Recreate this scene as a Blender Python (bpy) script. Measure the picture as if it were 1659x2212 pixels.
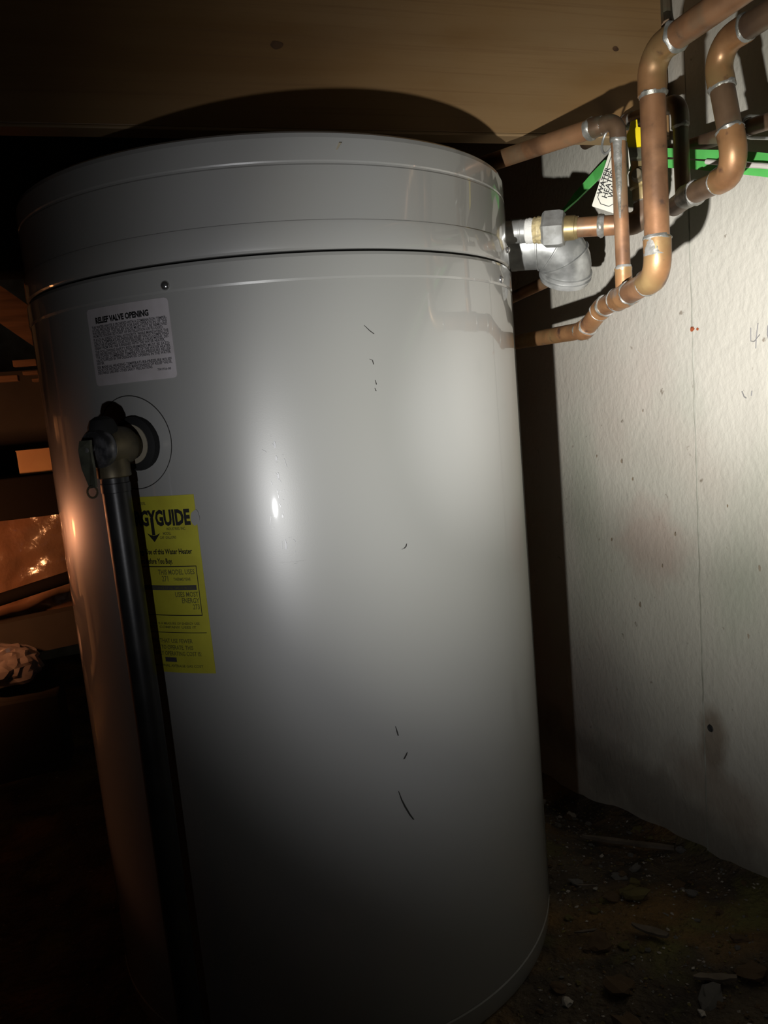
import bpy, bmesh, math, random
from mathutils import Vector, Matrix, noise
random.seed(7)
for o in list(bpy.data.objects): bpy.data.objects.remove(o, do_unlink=True)
SC = bpy.context.scene
COL = SC.collection
V = Vector
PI = math.pi

# ------------------------------------------------------------------ camera
PITCH, ROLL, HEAD = 0.1448, -0.0892, math.radians(17.5)
cam = bpy.data.cameras.new('camera')
cam.sensor_fit = 'HORIZONTAL'; cam.sensor_width = 36.0
cam.lens = 36.0 * 1661.0 / 1659.0
cam.clip_start = 0.01
camo = bpy.data.objects.new('camera', cam); COL.objects.link(camo)
fwd = V((math.sin(HEAD)*math.cos(PITCH), math.cos(HEAD)*math.cos(PITCH), -math.sin(PITCH)))
right = V((math.cos(HEAD), -math.sin(HEAD), 0)); up = right.cross(fwd)
# roll: image x axis = cos r * right + sin r * up  (r negative)
ix = right*math.cos(ROLL) + up*math.sin(ROLL)
iy = -right*math.sin(ROLL) + up*math.cos(ROLL)
m = Matrix((ix, iy, -fwd)).transposed().to_4x4(); m.translation = V((0, 0, 0.668))
camo.matrix_world = m
SC.camera = camo

# ------------------------------------------------------------------ world, lights, exposure
w = bpy.data.worlds.new('world'); SC.world = w; w.use_nodes = True
bg = w.node_tree.nodes['Background']; bg.inputs[0].default_value = (0.5, 0.55, 0.65, 1); bg.inputs[1].default_value = 0.0012
SC.view_settings.view_transform = 'Standard'; SC.view_settings.look = 'None'
SC.view_settings.exposure = 0.0; SC.view_settings.gamma = 1.0; SC.view_settings.use_curve_mapping = False

def spot(name, loc, target, power, deg, blend, color, radius):
    l = bpy.data.lights.new(name, 'SPOT'); l.energy = power; l.color = color
    l.spot_size = math.radians(deg); l.spot_blend = blend; l.shadow_soft_size = radius
    o = bpy.data.objects.new(name, l); COL.objects.link(o); o.location = loc
    o.rotation_euler = (V(target) - V(loc)).to_track_quat('-Z', 'Y').to_euler()
    return o
LIGHT = (-0.165, 0.0, 0.487)                      # hand torch held low, left of the lens
AIM = (0.80, 0.95, 0.75)
# one torch beam: bright core inside ever wider, weaker spill rings
for nm, half, power, tint in (('torch_core', 15.5, 62.0, (1.0, 0.975, 0.965)), ('torch_inner', 22, 9.0, (1.0, 0.985, 0.89)), ('torch_middle', 28, 20.0, (1.0, 0.99, 0.90)),
                              ('torch_outer', 34, 5.5, (0.97, 0.97, 1.0)), ('torch_spill', 40, 7.2, (0.96, 0.96, 1.0)), ('torch_edge', 48, 1.0, (0.97, 0.97, 1.0)), ('torch_stray', 68, 0.22, (0.97, 0.97, 1.0))):
    spot(nm, LIGHT, AIM, power, 2*half, 1.0, tint, 0.007)
spot('torch_hotspot', LIGHT, (0.69, 0.765, 0.735), 34.0, 22, 1.0, (0.97, 0.94, 1.0), 0.007)
# warm reflector lamp hung far left, out of frame, shining away towards the back of the crawl space
spot('work_lamp_light', (-0.50, 1.36, 0.485), (-0.62, 1.95, 0.50), 13.0, 150, 0.35, (1.0, 0.42, 0.165), 0.024)
spot('heater_side_fill', (-0.50, 1.36, 0.485), (-0.07, 0.83, 0.430), 5.0, 48, 0.3, (1.0, 0.40, 0.20), 0.024)  # added fill spot that gives the heater's left side its orange band

# ------------------------------------------------------------------ materials
M = {}
def mat(name, base, rough=0.5, metal=0.0, coat=0.0, coat_rough=0.1, var=None, vscale=20.0, vlo=0.4, vhi=0.65, stretch=(1, 1, 1),
        bump=0.0, bscale=60.0, bdist=0.002, bstretch=(1, 1, 1), rvar=None, detail=6.0, spec=0.5, extra=None, spots=None):
    m = bpy.data.materials.new(name); m.use_nodes = True
    nt = m.node_tree; N = nt.nodes; LK = nt.links; p = N['Principled BSDF']
    p.inputs['Base Color'].default_value = (*base, 1); p.inputs['Roughness'].default_value = rough
    p.inputs['Metallic'].default_value = metal; p.inputs['Coat Weight'].default_value = coat
    p.inputs['Coat Roughness'].default_value = coat_rough; p.inputs['Specular IOR Level'].default_value = spec
    tc = N.new('ShaderNodeTexCoord')
    def mapped(st):
        mp = N.new('ShaderNodeMapping'); mp.inputs['Scale'].default_value = st
        LK.new(tc.outputs['Object'], mp.inputs['Vector']); return mp.outputs['Vector']
    col = None
    layers = [] if var is None else [(var, vscale, vlo, vhi, stretch)]
    layers += extra or []
    for (c, s, lo_, hi_, st) in layers:
        n = N.new('ShaderNodeTexNoise'); n.inputs['Scale'].default_value = s; n.inputs['Detail'].default_value = detail
        LK.new(mapped(st), n.inputs['Vector'])
        r = N.new('ShaderNodeValToRGB'); r.color_ramp.elements[0].position = lo_; r.color_ramp.elements[1].position = hi_
        LK.new(n.outputs['Fac'], r.inputs['Fac'])
        mx = N.new('ShaderNodeMix'); mx.data_type = 'RGBA'
        LK.new(r.outputs['Color'], mx.inputs['Factor'])
        if col is None: mx.inputs['A'].default_value = (*base, 1)
        else: LK.new(col, mx.inputs['A'])
        mx.inputs['B'].default_value = (*c, 1)
        col = mx.outputs['Result']
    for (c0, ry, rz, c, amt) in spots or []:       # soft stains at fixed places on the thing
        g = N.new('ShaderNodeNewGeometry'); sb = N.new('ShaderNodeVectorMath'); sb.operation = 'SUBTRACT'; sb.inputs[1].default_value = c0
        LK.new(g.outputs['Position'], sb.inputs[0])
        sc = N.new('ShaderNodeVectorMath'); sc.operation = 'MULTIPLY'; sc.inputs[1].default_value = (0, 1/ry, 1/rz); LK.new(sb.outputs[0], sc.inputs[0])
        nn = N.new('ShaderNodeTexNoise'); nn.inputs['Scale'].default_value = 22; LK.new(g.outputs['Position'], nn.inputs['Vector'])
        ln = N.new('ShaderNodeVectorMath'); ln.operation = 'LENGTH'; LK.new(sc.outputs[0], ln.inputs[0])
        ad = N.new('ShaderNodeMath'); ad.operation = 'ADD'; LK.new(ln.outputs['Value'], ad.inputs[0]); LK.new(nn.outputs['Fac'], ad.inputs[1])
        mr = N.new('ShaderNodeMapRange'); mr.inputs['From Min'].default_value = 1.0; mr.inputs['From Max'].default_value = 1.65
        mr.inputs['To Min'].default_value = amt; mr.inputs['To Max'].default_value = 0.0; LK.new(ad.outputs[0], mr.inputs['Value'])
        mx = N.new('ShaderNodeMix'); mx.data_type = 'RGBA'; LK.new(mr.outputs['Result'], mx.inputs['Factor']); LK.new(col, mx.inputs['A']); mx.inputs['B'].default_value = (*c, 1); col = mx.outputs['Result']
    if col is not None: LK.new(col, p.inputs['Base Color'])
    if rvar:
        n = N.new('ShaderNodeTexNoise'); n.inputs['Scale'].default_value = rvar[0]; n.inputs['Detail'].default_value = 5
        LK.new(mapped((1, 1, 1)), n.inputs['Vector'])
        mr = N.new('ShaderNodeMapRange'); mr.inputs['To Min'].default_value = rvar[1]; mr.inputs['To Max'].default_value = rvar[2]
        mr.inputs['From Min'].default_value = 0.3; mr.inputs['From Max'].default_value = 0.7
        LK.new(n.outputs['Fac'], mr.inputs['Value']); LK.new(mr.outputs['Result'], p.inputs['Roughness'])
    if bump:
        n = N.new('ShaderNodeTexNoise'); n.inputs['Scale'].default_value = bscale; n.inputs['Detail'].default_value = 6
        LK.new(mapped(bstretch), n.inputs['Vector'])
        b = N.new('ShaderNodeBump'); b.inputs['Strength'].default_value = bump; b.inputs['Distance'].default_value = bdist
        LK.new(n.outputs['Fac'], b.inputs['Height']); LK.new(b.outputs['Normal'], p.inputs['Normal'])
    M[name] = m
    return m
mat('enamel', (0.385, 0.385, 0.368), 0.36, coat=1.0, coat_rough=0.03, var=(0.375, 0.373, 0.35), vscale=5, vlo=0.35, vhi=0.7,
    bump=0.04, bscale=900, bdist=0.0004, spec=0.62)
mat('enamel_lid', (0.375, 0.375, 0.362), 0.34, coat=1.0, coat_rough=0.03, var=(0.36, 0.352, 0.325), vscale=6, vlo=0.35, vhi=0.7,
    bump=0.05, bscale=900, bdist=0.0004, spec=0.7)
mat('dark_gap', (0.012, 0.012, 0.012), 0.8)
mat('scuff', (0.03, 0.028, 0.025), 0.8)
mat('scratch', (0.52, 0.52, 0.54), 0.34, coat=0.9, coat_rough=0.07)
mat('copper', (0.31, 0.155, 0.074), 0.42, metal=0.4, var=(0.17, 0.088, 0.046), vscale=30, vlo=0.42, vhi=0.62, rvar=(40, 0.32, 0.55),
    bump=0.15, bscale=120, bdist=0.0008, extra=[((0.36, 0.19, 0.095), 16, 0.50, 0.66, (1, 1, 1)), ((0.235, 0.175, 0.105), 21, 0.56, 0.70, (1, 1, 0.4)), ((0.08, 0.05, 0.038), 60, 0.66, 0.74, (1, 1, 1))])
mat('copper_bright', (0.32, 0.165, 0.07), 0.42, metal=0.4, var=(0.21, 0.10, 0.045), vscale=38, vlo=0.42, vhi=0.62, rvar=(50, 0.32, 0.52),
    bump=0.2, bscale=130, bdist=0.0008, extra=[((0.33, 0.215, 0.09), 19, 0.50, 0.70, (1, 1, 1)), ((0.10, 0.05, 0.035), 55, 0.62, 0.72, (1, 1, 1)), ((0.24, 0.22, 0.19), 26, 0.64, 0.72, (1, 1, 1))])
mat('copper_dark', (0.17, 0.105, 0.06), 0.42, metal=0.45, var=(0.09, 0.055, 0.035), vscale=25, vlo=0.4, vhi=0.65,
    extra=[((0.15, 0.16, 0.105), 17, 0.52, 0.66, (1, 1, 1))], bump=0.12, bscale=100, bdist=0.0008)
mat('solder', (0.36, 0.35, 0.32), 0.40, metal=0.5, var=(0.19, 0.185, 0.155), vscale=80, bump=0.5, bscale=250, bdist=0.001)
mat('galvanised', (0.42, 0.425, 0.41), 0.34, metal=0.6, var=(0.25, 0.255, 0.245), vscale=50, vlo=0.38, vhi=0.62, rvar=(35, 0.25, 0.5))
mat('steel', (0.46, 0.465, 0.45), 0.40, metal=0.6, var=(0.30, 0.30, 0.28), vscale=70, bump=0.1, bscale=200, bdist=0.0006)
mat('dull_steel', (0.17, 0.17, 0.18), 0.32, metal=0.5, var=(0.06, 0.06, 0.065), vscale=110, vlo=0.42, vhi=0.6, bump=0.2, bscale=160, bdist=0.001)
mat('chrome', (0.6, 0.6, 0.6), 0.18, metal=0.9)
mat('brass', (0.33, 0.25, 0.11), 0.4, metal=0.55, var=(0.20, 0.15, 0.07), vscale=60)
mat('old_brass', (0.17, 0.14, 0.085), 0.45, metal=0.5, var=(0.10, 0.085, 0.055), vscale=60)
mat('thread_tape', (0.72, 0.71, 0.67), 0.6, bump=0.6, bscale=400, bdist=0.001)
mat('dope', (0.55, 0.45, 0.24), 0.55, var=(0.36, 0.29, 0.16), vscale=220, vlo=0.45, vhi=0.6, bump=0.5, bscale=300, bdist=0.001)
mat('black_pipe', (0.022, 0.022, 0.023), 0.36, var=(0.035, 0.034, 0.033), vscale=40, bump=0.1, bscale=300, bdist=0.0005)
mat('lever_paint', (0.12, 0.125, 0.085), 0.5, var=(0.06, 0.06, 0.045), vscale=60)
mat('tag_card', (0.56, 0.55, 0.47), 0.5)
mat('ink', (0.012, 0.012, 0.012), 0.6)
mat('ink_faint', (0.13, 0.125, 0.03), 0.7)
mat('ink_grey', (0.05, 0.048, 0.055), 0.7)
mat('paper_white', (0.60, 0.56, 0.57), 0.6, var=(0.54, 0.50, 0.50), vscale=60)
mat('paper_yellow', (0.52, 0.49, 0.035), 0.6, var=(0.46, 0.42, 0.03), vscale=40)
mat('glue', (0.34, 0.30, 0.22), 0.7)
mat('green_pvc', (0.075, 0.36, 0.075), 0.42, var=(0.10, 0.44, 0.10), vscale=30)
mat('yellow_pvc', (0.80, 0.62, 0.01), 0.4)
mat('grey_cable', (0.55, 0.52, 0.46), 0.5)
mat('wood', (0.285, 0.165, 0.066), 0.5, var=(0.235, 0.128, 0.046), vscale=4, vlo=0.38, vhi=0.66, stretch=(0.7, 1, 9),
    extra=[((0.31, 0.20, 0.098), 3.0, 0.50, 0.75, (1, 1, 2)), ((0.215, 0.118, 0.05), 11, 0.55, 0.85, (0.3, 1, 26))], bump=0.12, bscale=14, bdist=0.0008, bstretch=(0.4, 1, 26))
mat('wood_lit', (0.38, 0.26, 0.135), 0.6, var=(0.30, 0.19, 0.09), vscale=6, stretch=(0.6, 1, 14))  # beam wood lightened to paint in torchlight from below
mat('knot', (0.12, 0.062, 0.028), 0.6, var=(0.06, 0.03, 0.015), vscale=90)
mat('wood_old', (0.16, 0.08, 0.04), 0.65, var=(0.09, 0.045, 0.022), vscale=7, stretch=(1, 1, 14), bump=0.2, bscale=20, bstretch=(1, 1, 12))
mat('near_black', (0.008, 0.006, 0.005), 0.9, spec=0.08)  # even near-black for the ledge, the hose and the added joist
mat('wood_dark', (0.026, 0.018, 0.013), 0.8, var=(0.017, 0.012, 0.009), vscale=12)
mat('cardboard', (0.42, 0.25, 0.12), 0.75, var=(0.36, 0.2, 0.095), vscale=12)
mat('reflector_sheet', (0.80, 0.68, 0.55), 0.5, var=(0.66, 0.54, 0.42), vscale=7)
mat('plastic_sheet', (0.17, 0.10, 0.065), 0.22, coat=0.6, coat_rough=0.12, var=(0.20, 0.10, 0.06), vscale=9, bump=0.7, bscale=11, bdist=0.02)
mat('plastic_wrap', (0.32, 0.27, 0.27), 0.2, coat=0.7, coat_rough=0.1, var=(0.16, 0.12, 0.12), vscale=18)
mat('concrete', (0.46, 0.44, 0.375), 0.5, var=(0.40, 0.382, 0.325), vscale=7, vlo=0.35, vhi=0.7, stretch=(1, 1, 0.6),
    extra=[((0.42, 0.37, 0.315), 2.6, 0.52, 0.72, (1, 1, 1)), ((0.36, 0.37, 0.30), 3.7, 0.55, 0.75, (1, 1.2, 0.6)), ((0.22, 0.19, 0.15), 60, 0.70, 0.76, (1, 1, 1))],
    bump=0.55, bscale=115, bdist=0.0024, bstretch=(1, 1, 0.82), spec=0.6,
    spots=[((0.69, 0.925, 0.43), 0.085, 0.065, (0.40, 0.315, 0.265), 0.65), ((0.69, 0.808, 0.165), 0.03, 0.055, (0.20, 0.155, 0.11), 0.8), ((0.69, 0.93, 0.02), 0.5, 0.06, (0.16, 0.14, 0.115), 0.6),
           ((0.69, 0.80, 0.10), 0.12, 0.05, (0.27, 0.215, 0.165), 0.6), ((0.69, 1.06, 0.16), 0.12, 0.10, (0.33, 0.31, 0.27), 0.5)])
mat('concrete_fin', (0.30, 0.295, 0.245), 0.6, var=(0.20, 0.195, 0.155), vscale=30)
mat('rust', (0.30, 0.07, 0.02), 0.7, var=(0.12, 0.03, 0.012), vscale=150)
mat('stain', (0.20, 0.155, 0.10), 0.8, var=(0.30, 0.25, 0.19), vscale=60)
mat('pencil', (0.16, 0.155, 0.15), 0.6)
mat('dirt', (0.115, 0.085, 0.052), 0.95, var=(0.04, 0.03, 0.02), vscale=16, vlo=0.35, vhi=0.65,
    extra=[((0.20, 0.115, 0.038), 6, 0.52, 0.66, (1, 1, 1)), ((0.16, 0.145, 0.045), 8, 0.57, 0.70, (1, 1, 1)), ((0.30, 0.27, 0.22), 140, 0.68, 0.74, (1, 1, 1))], bump=1.0, bscale=90, bdist=0.014)
mat('stone_brown', (0.17, 0.105, 0.05), 0.9, var=(0.09, 0.055, 0.03), vscale=60, bump=0.6, bscale=120, bdist=0.003)
mat('stone_olive', (0.20, 0.165, 0.05), 0.9, var=(0.12, 0.09, 0.03), vscale=60, bump=0.6, bscale=120, bdist=0.003)
mat('stone_grey', (0.22, 0.205, 0.18), 0.9, var=(0.12, 0.11, 0.10), vscale=60, bump=0.6, bscale=120, bdist=0.003)
mat('stone_pale', (0.48, 0.44, 0.38), 0.8, var=(0.32, 0.28, 0.24), vscale=90)
mat('splinter', (0.17, 0.135, 0.10), 0.9, var=(0.09, 0.07, 0.05), vscale=30, stretch=(1, 1, 1))
mat('subfloor', (0.10, 0.07, 0.045), 0.9, var=(0.06, 0.04, 0.03), vscale=8)
bm_ = bpy.data.materials.new('bulb_glow'); bm_.use_nodes = True
p_ = bm_.node_tree.nodes['Principled BSDF']; p_.inputs['Emission Color'].default_value = (1, 0.42, 0.14, 1); p_.inputs['Emission Strength'].default_value = 8.0
M['bulb_glow'] = bm_

# ------------------------------------------------------------------ object helpers
def obj(name, bm, material, parent=None, smooth=True, sharp=35):
    me = bpy.data.meshes.new(name)
    bmesh.ops.recalc_face_normals(bm, faces=bm.faces)
    bm.to_mesh(me); bm.free()
    if smooth and len(me.polygons):
        me.polygons.foreach_set('use_smooth', [True]*len(me.polygons))
        me.set_sharp_from_angle(angle=math.radians(sharp))
    me.materials.append(M[material])
    o = bpy.data.objects.new(name, me); COL.objects.link(o)
    if parent is not None:
        o.parent = parent; o.matrix_parent_inverse = parent.matrix_world.inverted()
    return o
def tag(o, label, cat, group=None):
    o['label'] = label; o['category'] = cat
    if group: o['group'] = group
    return o
def thing(name, label, cat, loc=(0, 0, 0), group=None):
    o = bpy.data.objects.new(name, None); COL.objects.link(o); o.location = loc; o.empty_display_size = 0.05
    o.matrix_world = Matrix.Translation(V(loc))
    return tag(o, label, cat, group)
def struct(name, bm, material, parent=None, smooth=False):
    o = obj(name, bm, material, parent, smooth)
    if parent is None: o['kind'] = 'structure'
    return o
def box(bm, lo, hi, bevel=0.0, rot=None, piv=None):
    lo, hi = V(lo), V(hi)
    r = bmesh.ops.create_cube(bm, size=1.0); vs = r['verts']
    for v in vs: v.co = V(((lo.x+hi.x)/2 + v.co.x*(hi.x-lo.x), (lo.y+hi.y)/2 + v.co.y*(hi.y-lo.y), (lo.z+hi.z)/2 + v.co.z*(hi.z-lo.z)))
    if bevel:
        es = list({e for v in vs for e in v.link_edges})
        rr = bmesh.ops.bevel(bm, geom=es, offset=bevel, segments=2, affect='EDGES', profile=0.5)
        vs = list({v for f in rr['faces'] for v in f.verts} | {v for v in vs if v.is_valid})
    if rot is not None: bmesh.ops.rotate(bm, verts=vs, cent=piv or (lo+hi)/2, matrix=rot)
    return vs
def frame(d):
    d = V(d).normalized(); a = V((0, 0, 1)) if abs(d.z) < 0.9 else V((1, 0, 0))
    u = d.cross(a).normalized(); return d, u, d.cross(u).normalized()
def sweep(bm, pts, radii, seg=20, cap=True, jitter=0.0):
    pts = [V(p) for p in pts]; n = len(pts)
    if not hasattr(radii, '__len__'): radii = [radii]*n
    d, u, v = frame(pts[1]-pts[0]); rings = []
    for i in range(n):
        t = (pts[min(i+1, n-1)] - pts[max(i-1, 0)]).normalized()
        if i:
            q = d.rotation_difference(t); u = q @ u; u = (u - t*u.dot(t)).normalized(); d = t
        v = d.cross(u)
        ring = []
        for k in range(seg):
            a = 2*PI*k/seg; rr = radii[i]
            if jitter: rr *= 1 + jitter*noise.noise(pts[i]*90 + V((math.cos(a), math.sin(a), 0))*2.3)
            ring.append(bm.verts.new(pts[i] + (u*math.cos(a) + v*math.sin(a))*rr))
        rings.append(ring)
    for i in range(n-1):
        for k in range(seg):
            bm.faces.new((rings[i][k], rings[i][(k+1) % seg], rings[i+1][(k+1) % seg], rings[i+1][k]))
    if cap: bm.faces.new(rings[0][::-1]); bm.faces.new(rings[-1])
    return rings
def lathe(bm, base, axis, prof, seg=32, cap=True, jitter=0.0):
    """prof: (distance along axis, radius)"""
    d, u, v = frame(axis); base = V(base); rings = []
    for (h, r) in prof:
        ring = []
        for k in range(seg):
            a = 2*PI*k/seg; rr = r
            if jitter: rr *= 1 + jitter*noise.noise(V((math.cos(a)*1.7, math.sin(a)*1.7, h*300)) + base*50)
            ring.append(bm.verts.new(base + d*h + (u*math.cos(a) + v*math.sin(a))*rr))
        rings.append(ring)
    for i in range(len(rings)-1):
        for k in range(seg):
            bm.faces.new((rings[i][k], rings[i][(k+1) % seg], rings[i+1][(k+1) % seg], rings[i+1][k]))
    if cap:
        bm.faces.new(rings[0][::-1]); bm.faces.new(rings[-1])
def BM(): return bmesh.new()

# ================================================================== SETTING
XW = 0.69
# --- concrete foundation wall on the right: two poured panels with a form joint between
wall_top = 1.32
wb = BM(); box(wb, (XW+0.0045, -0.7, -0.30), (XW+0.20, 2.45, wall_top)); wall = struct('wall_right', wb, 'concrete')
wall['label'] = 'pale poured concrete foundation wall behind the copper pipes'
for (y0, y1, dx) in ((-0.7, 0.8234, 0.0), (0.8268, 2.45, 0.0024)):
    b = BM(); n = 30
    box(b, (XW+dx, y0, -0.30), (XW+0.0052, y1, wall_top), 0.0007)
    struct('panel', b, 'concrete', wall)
# lumpy fin of grout along the joint
b = BM(); pts = []; zz = -0.05
while zz < 1.0:
    pts.append((XW+0.0012+0.0008*noise.noise(V((0, 3, zz*40))), 0.825+0.0012*noise.noise(V((5, 0, zz*30))), zz)); zz += 0.012
sweep(b, pts, [0.0012+0.0010*abs(noise.noise(V((0, 0, p[2]*55)))) for p in pts], 6); obj('joint_fin', b, 'concrete_fin', wall)
# tie hole with a stained halo, rust spot, pencilled mark
def blob(bm, c, ry, rz, x, seed, n=22):
    vs = []
    for k in range(n):
        a = 2*PI*k/n; q = 1+0.45*noise.noise(V((math.cos(a)*1.5, math.sin(a)*1.5, seed)))
        vs.append(bm.verts.new((x, c[0]+ry*q*math.cos(a), c[1]+rz*q*math.sin(a))))
    bm.faces.new(vs)
b = BM(); lathe(b, (XW-0.001, 0.811, 0.191), (-1, 0, 0), [(0, 0.0052), (0.0012, 0.0045), (0.0006, 0.003), (-0.0005, 0.001)], 14); obj('tie_hole', b, 'dark_gap', wall)
b = BM(); blob(b, (0.8235, 0.7215), 0.004, 0.0030, XW-0.0008, 1.2); blob(b, (0.814, 0.7205), 0.0025, 0.0016, XW-0.0008, 6.2); obj('rust_spot', b, 'rust', wall)
def stroke(name, pts, r, material, parent):
    b = BM(); sweep(b, pts, r, 5); return obj(name, b, material, parent)
stroke('pencil_mark', [(XW-0.0006, 0.7265, 0.712), (XW-0.0006, 0.7268, 0.697), (XW-0.0006, 0.722, 0.696), (XW-0.0006, 0.7135, 0.703)], 0.0006, 'pencil', wall)
stroke('pencil_mark', [(XW-0.0006, 0.7155, 0.716), (XW-0.0006, 0.7185, 0.700), (XW-0.0006, 0.7195, 0.688)], 0.0006, 'pencil', wall)
stroke('pencil_mark', [(XW-0.0006, 0.7000, 0.694), (XW-0.0006, 0.7025, 0.702), (XW-0.0006, 0.7015, 0.711), (XW-0.0006, 0.697, 0.7165)], 0.0006, 'pencil', wall)
stroke('scratch_mark', [(XW-0.0006, 0.742, 0.640), (XW-0.0006, 0.739, 0.634), (XW-0.0006, 0.7355, 0.632)], 0.0007, 'pencil', wall)
stroke('scratch_mark', [(XW-0.0006, 0.7265, 0.640), (XW-0.0006, 0.7275, 0.6345)], 0.0007, 'pencil', wall)
for (yy, zz, s) in ((0.985, 0.545, .0028), (0.96, 0.52, .002), (0.955, 0.33, .003), (1.02, 0.42, .0022), (0.90, 0.40, .002), (0.87, 0.45, .0024), (1.05, 0.55, .0017), (0.74, 0.34, .0025), (0.77, 0.50, .0018), (0.93, 0.62, .0016), (0.72, 0.43, .003)):
    b = BM(); blob(b, (yy, zz), s*0.7, s*1.2, XW-0.0004, yy*9); obj('pit', b, 'stain', wall)

# --- other walls far in the dark and the subfloor overhead
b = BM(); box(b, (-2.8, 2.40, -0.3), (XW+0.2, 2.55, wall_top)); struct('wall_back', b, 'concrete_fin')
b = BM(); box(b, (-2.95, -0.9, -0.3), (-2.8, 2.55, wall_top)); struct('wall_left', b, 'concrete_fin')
b = BM(); box(b, (-2.95, -0.9, wall_top), (XW+0.2, 2.55, wall_top+0.04)); struct('ceiling', b, 'subfloor')

# --- dirt floor
TX, TY, TR = 0.190, 0.954, 0.28
def ground(x, y):
    h = 0.010*noise.noise(V((x*4, y*4, 0))) + 0.007*noise.noise(V((x*13, y*13, 3))) + 0.0035*noise.noise(V((x*38, y*38, 7)))
    s = min(1.0, max(0.0, (x-0.42)/0.22))
    h += s*(-0.02 - 0.22*(y-0.86)) if y > 0.55 else s*0.048
    h += 0.045*max(0.0, (x-0.64)/0.05)**1.5*0.35
    d = math.hypot(x-TX, y-TY); k = min(1.0, max(0.0, (d-0.285)/0.09))
    return -0.006*(1-k) + h*k
b = BM(); nx, ny = 190, 170; x0, x1, y0, y1 = -2.8, XW+0.012, -0.9, 2.42
def warp(t): return t
grid = []
for i in range(nx+1):
    t = i/nx; x = x1 - (x1-x0)*(1-t)**1.9 if True else 0
    row = []
    for j in range(ny+1):
        u = j/ny; y = y0 + (y1-y0)*u
        row.append(b.verts.new((x, y, ground(x, y))))
    grid.append(row)
for i in range(nx):
    for j in range(ny): b.faces.new((grid[i][j], grid[i+1][j], grid[i+1][j+1], grid[i][j+1]))
fl = struct('floor', b, 'dirt', smooth=True)

# ================================================================== WOODEN BEAM above the heater
BY, BZ = 0.85, 0.958
beam = thing('floor_beam', 'wide brown wooden beam running across above the water heater', 'beam', (-1.0, BY+0.013, BZ))
b = BM(); box(b, (-2.79, BY, BZ+0.0035), (XW-0.004, BY+0.026, wall_top-0.002), 0.001); obj('plank', b, 'wood', beam, smooth=False)
b = BM(); box(b, (-2.79, BY-0.0006, BZ), (XW-0.004, BY+0.0262, BZ+0.0034), 0.001); obj('lit_underside', b, 'wood_lit', beam, smooth=False)  # paler colour stands for the torchlit underside of the beam
for (x, z, s) in ((0.1955, 1.044, .0055), (0.612, 1.060, .0035)):
    b = BM(); vs = []
    for k in range(18):
        a = 2*PI*k/18; q = 1+0.3*noise.noise(V((math.cos(a), math.sin(a), x*9)))
        vs.append(b.verts.new((x+s*1.25*q*math.cos(a), BY-0.0006, z+s*0.8*q*math.sin(a))))
    b.faces.new(vs); obj('knot', b, 'knot', beam)

# ================================================================== WATER HEATER
heater = thing('water_heater', 'tall beige enamelled cylindrical water heater standing on the dirt floor', 'water heater', (TX, TY, 0))
axis = (0, 0, 1); base = (TX, TY, 0)
b = BM(); lathe(b, base, axis, [(-0.004, 0.270), (-0.004, 0.2785), (0.004, 0.2800), (0.0195, 0.2805), (0.021, 0.2795), (0.0225, 0.2800), (0.30, 0.2800), (0.55, 0.2800), (0.7760, 0.2800), (0.7772, 0.2796)], 160); obj('shell', b, 'enamel', heater, sharp=14)
b = BM(); lathe(b, base, axis, [(0.7765, 0.2770), (0.7765, 0.2806), (0.7785, 0.2812), (0.7965, 0.2812), (0.7995, 0.2800), (0.8000, 0.2740)], 160); obj('top_band', b, 'enamel', heater, sharp=14)
b = BM(); lathe(b, base, axis, [(0.7990, 0.2735), (0.8030, 0.2735)], 120); obj('lid_gap', b, 'dark_gap', heater)
b = BM(); lathe(b, base, axis, [(0.8022, 0.2725), (0.8022, 0.2780), (0.8040, 0.2798), (0.8070, 0.2803), (0.8240, 0.2803), (0.8265, 0.2798), (0.8272, 0.2788), (0.8280, 0.2786), (0.8725, 0.2784),
                                (0.8738, 0.2776), (0.8752, 0.2776), (0.8765, 0.2782), (0.8950, 0.2780), (0.8990, 0.2768), (0.9012, 0.2740), (0.9014, 0.2690), (0.8950, 0.2660), (0.8950, 0.10), (0.8950, 0.002)], 160)
lid = obj('lid', b, 'enamel_lid', heater, sharp=14)
# lapped vertical seam of the jacket on the right
th = math.radians(-43.0)
def cyl(th, z, r): return V((TX+r*math.cos(th), TY+r*math.sin(th), z))
def patch(bm, u0, u1, z0, z1, r, th0, nu=16, thick=0.0004, corner=0.0):
    """thin curved sheet on the jacket: u = arc length from th0"""
    top = []
    cols = [u0+(u1-u0)*i/nu for i in range(nu+1)]
    if corner: cols = sorted(set(cols+[u0+corner*.12, u0+corner*.4, u0+corner, u1-corner, u1-corner*.4, u1-corner*.12]))
    fr, bk = [], []
    for u in cols:
        dz = 0
        if corner:
            e = min(u-u0, u1-u)
            if e < corner: dz = corner-math.sqrt(max(0, corner**2-(corner-e)**2))
        a = th0+u/TR
        fr.append((bm.verts.new(cyl(a, z0+dz, r+thick)), bm.verts.new(cyl(a, z1-dz, r+thick))))
        bk.append((bm.verts.new(cyl(a, z0+dz, r-0.0006)), bm.verts.new(cyl(a, z1-dz, r-0.0006))))
    for i in range(len(cols)-1):
        bm.faces.new((fr[i][0], fr[i+1][0], fr[i+1][1], fr[i][1]))
        bm.faces.new((fr[i][0], bk[i][0], bk[i+1][0], fr[i+1][0])); bm.faces.new((fr[i][1], fr[i+1][1], bk[i+1][1], bk[i][1]))
    bm.faces.new((fr[0][0], fr[0][1], bk[0][1], bk[0][0])); bm.faces.new((fr[-1][0], bk[-1][0], bk[-1][1], fr[-1][1]))
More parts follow.
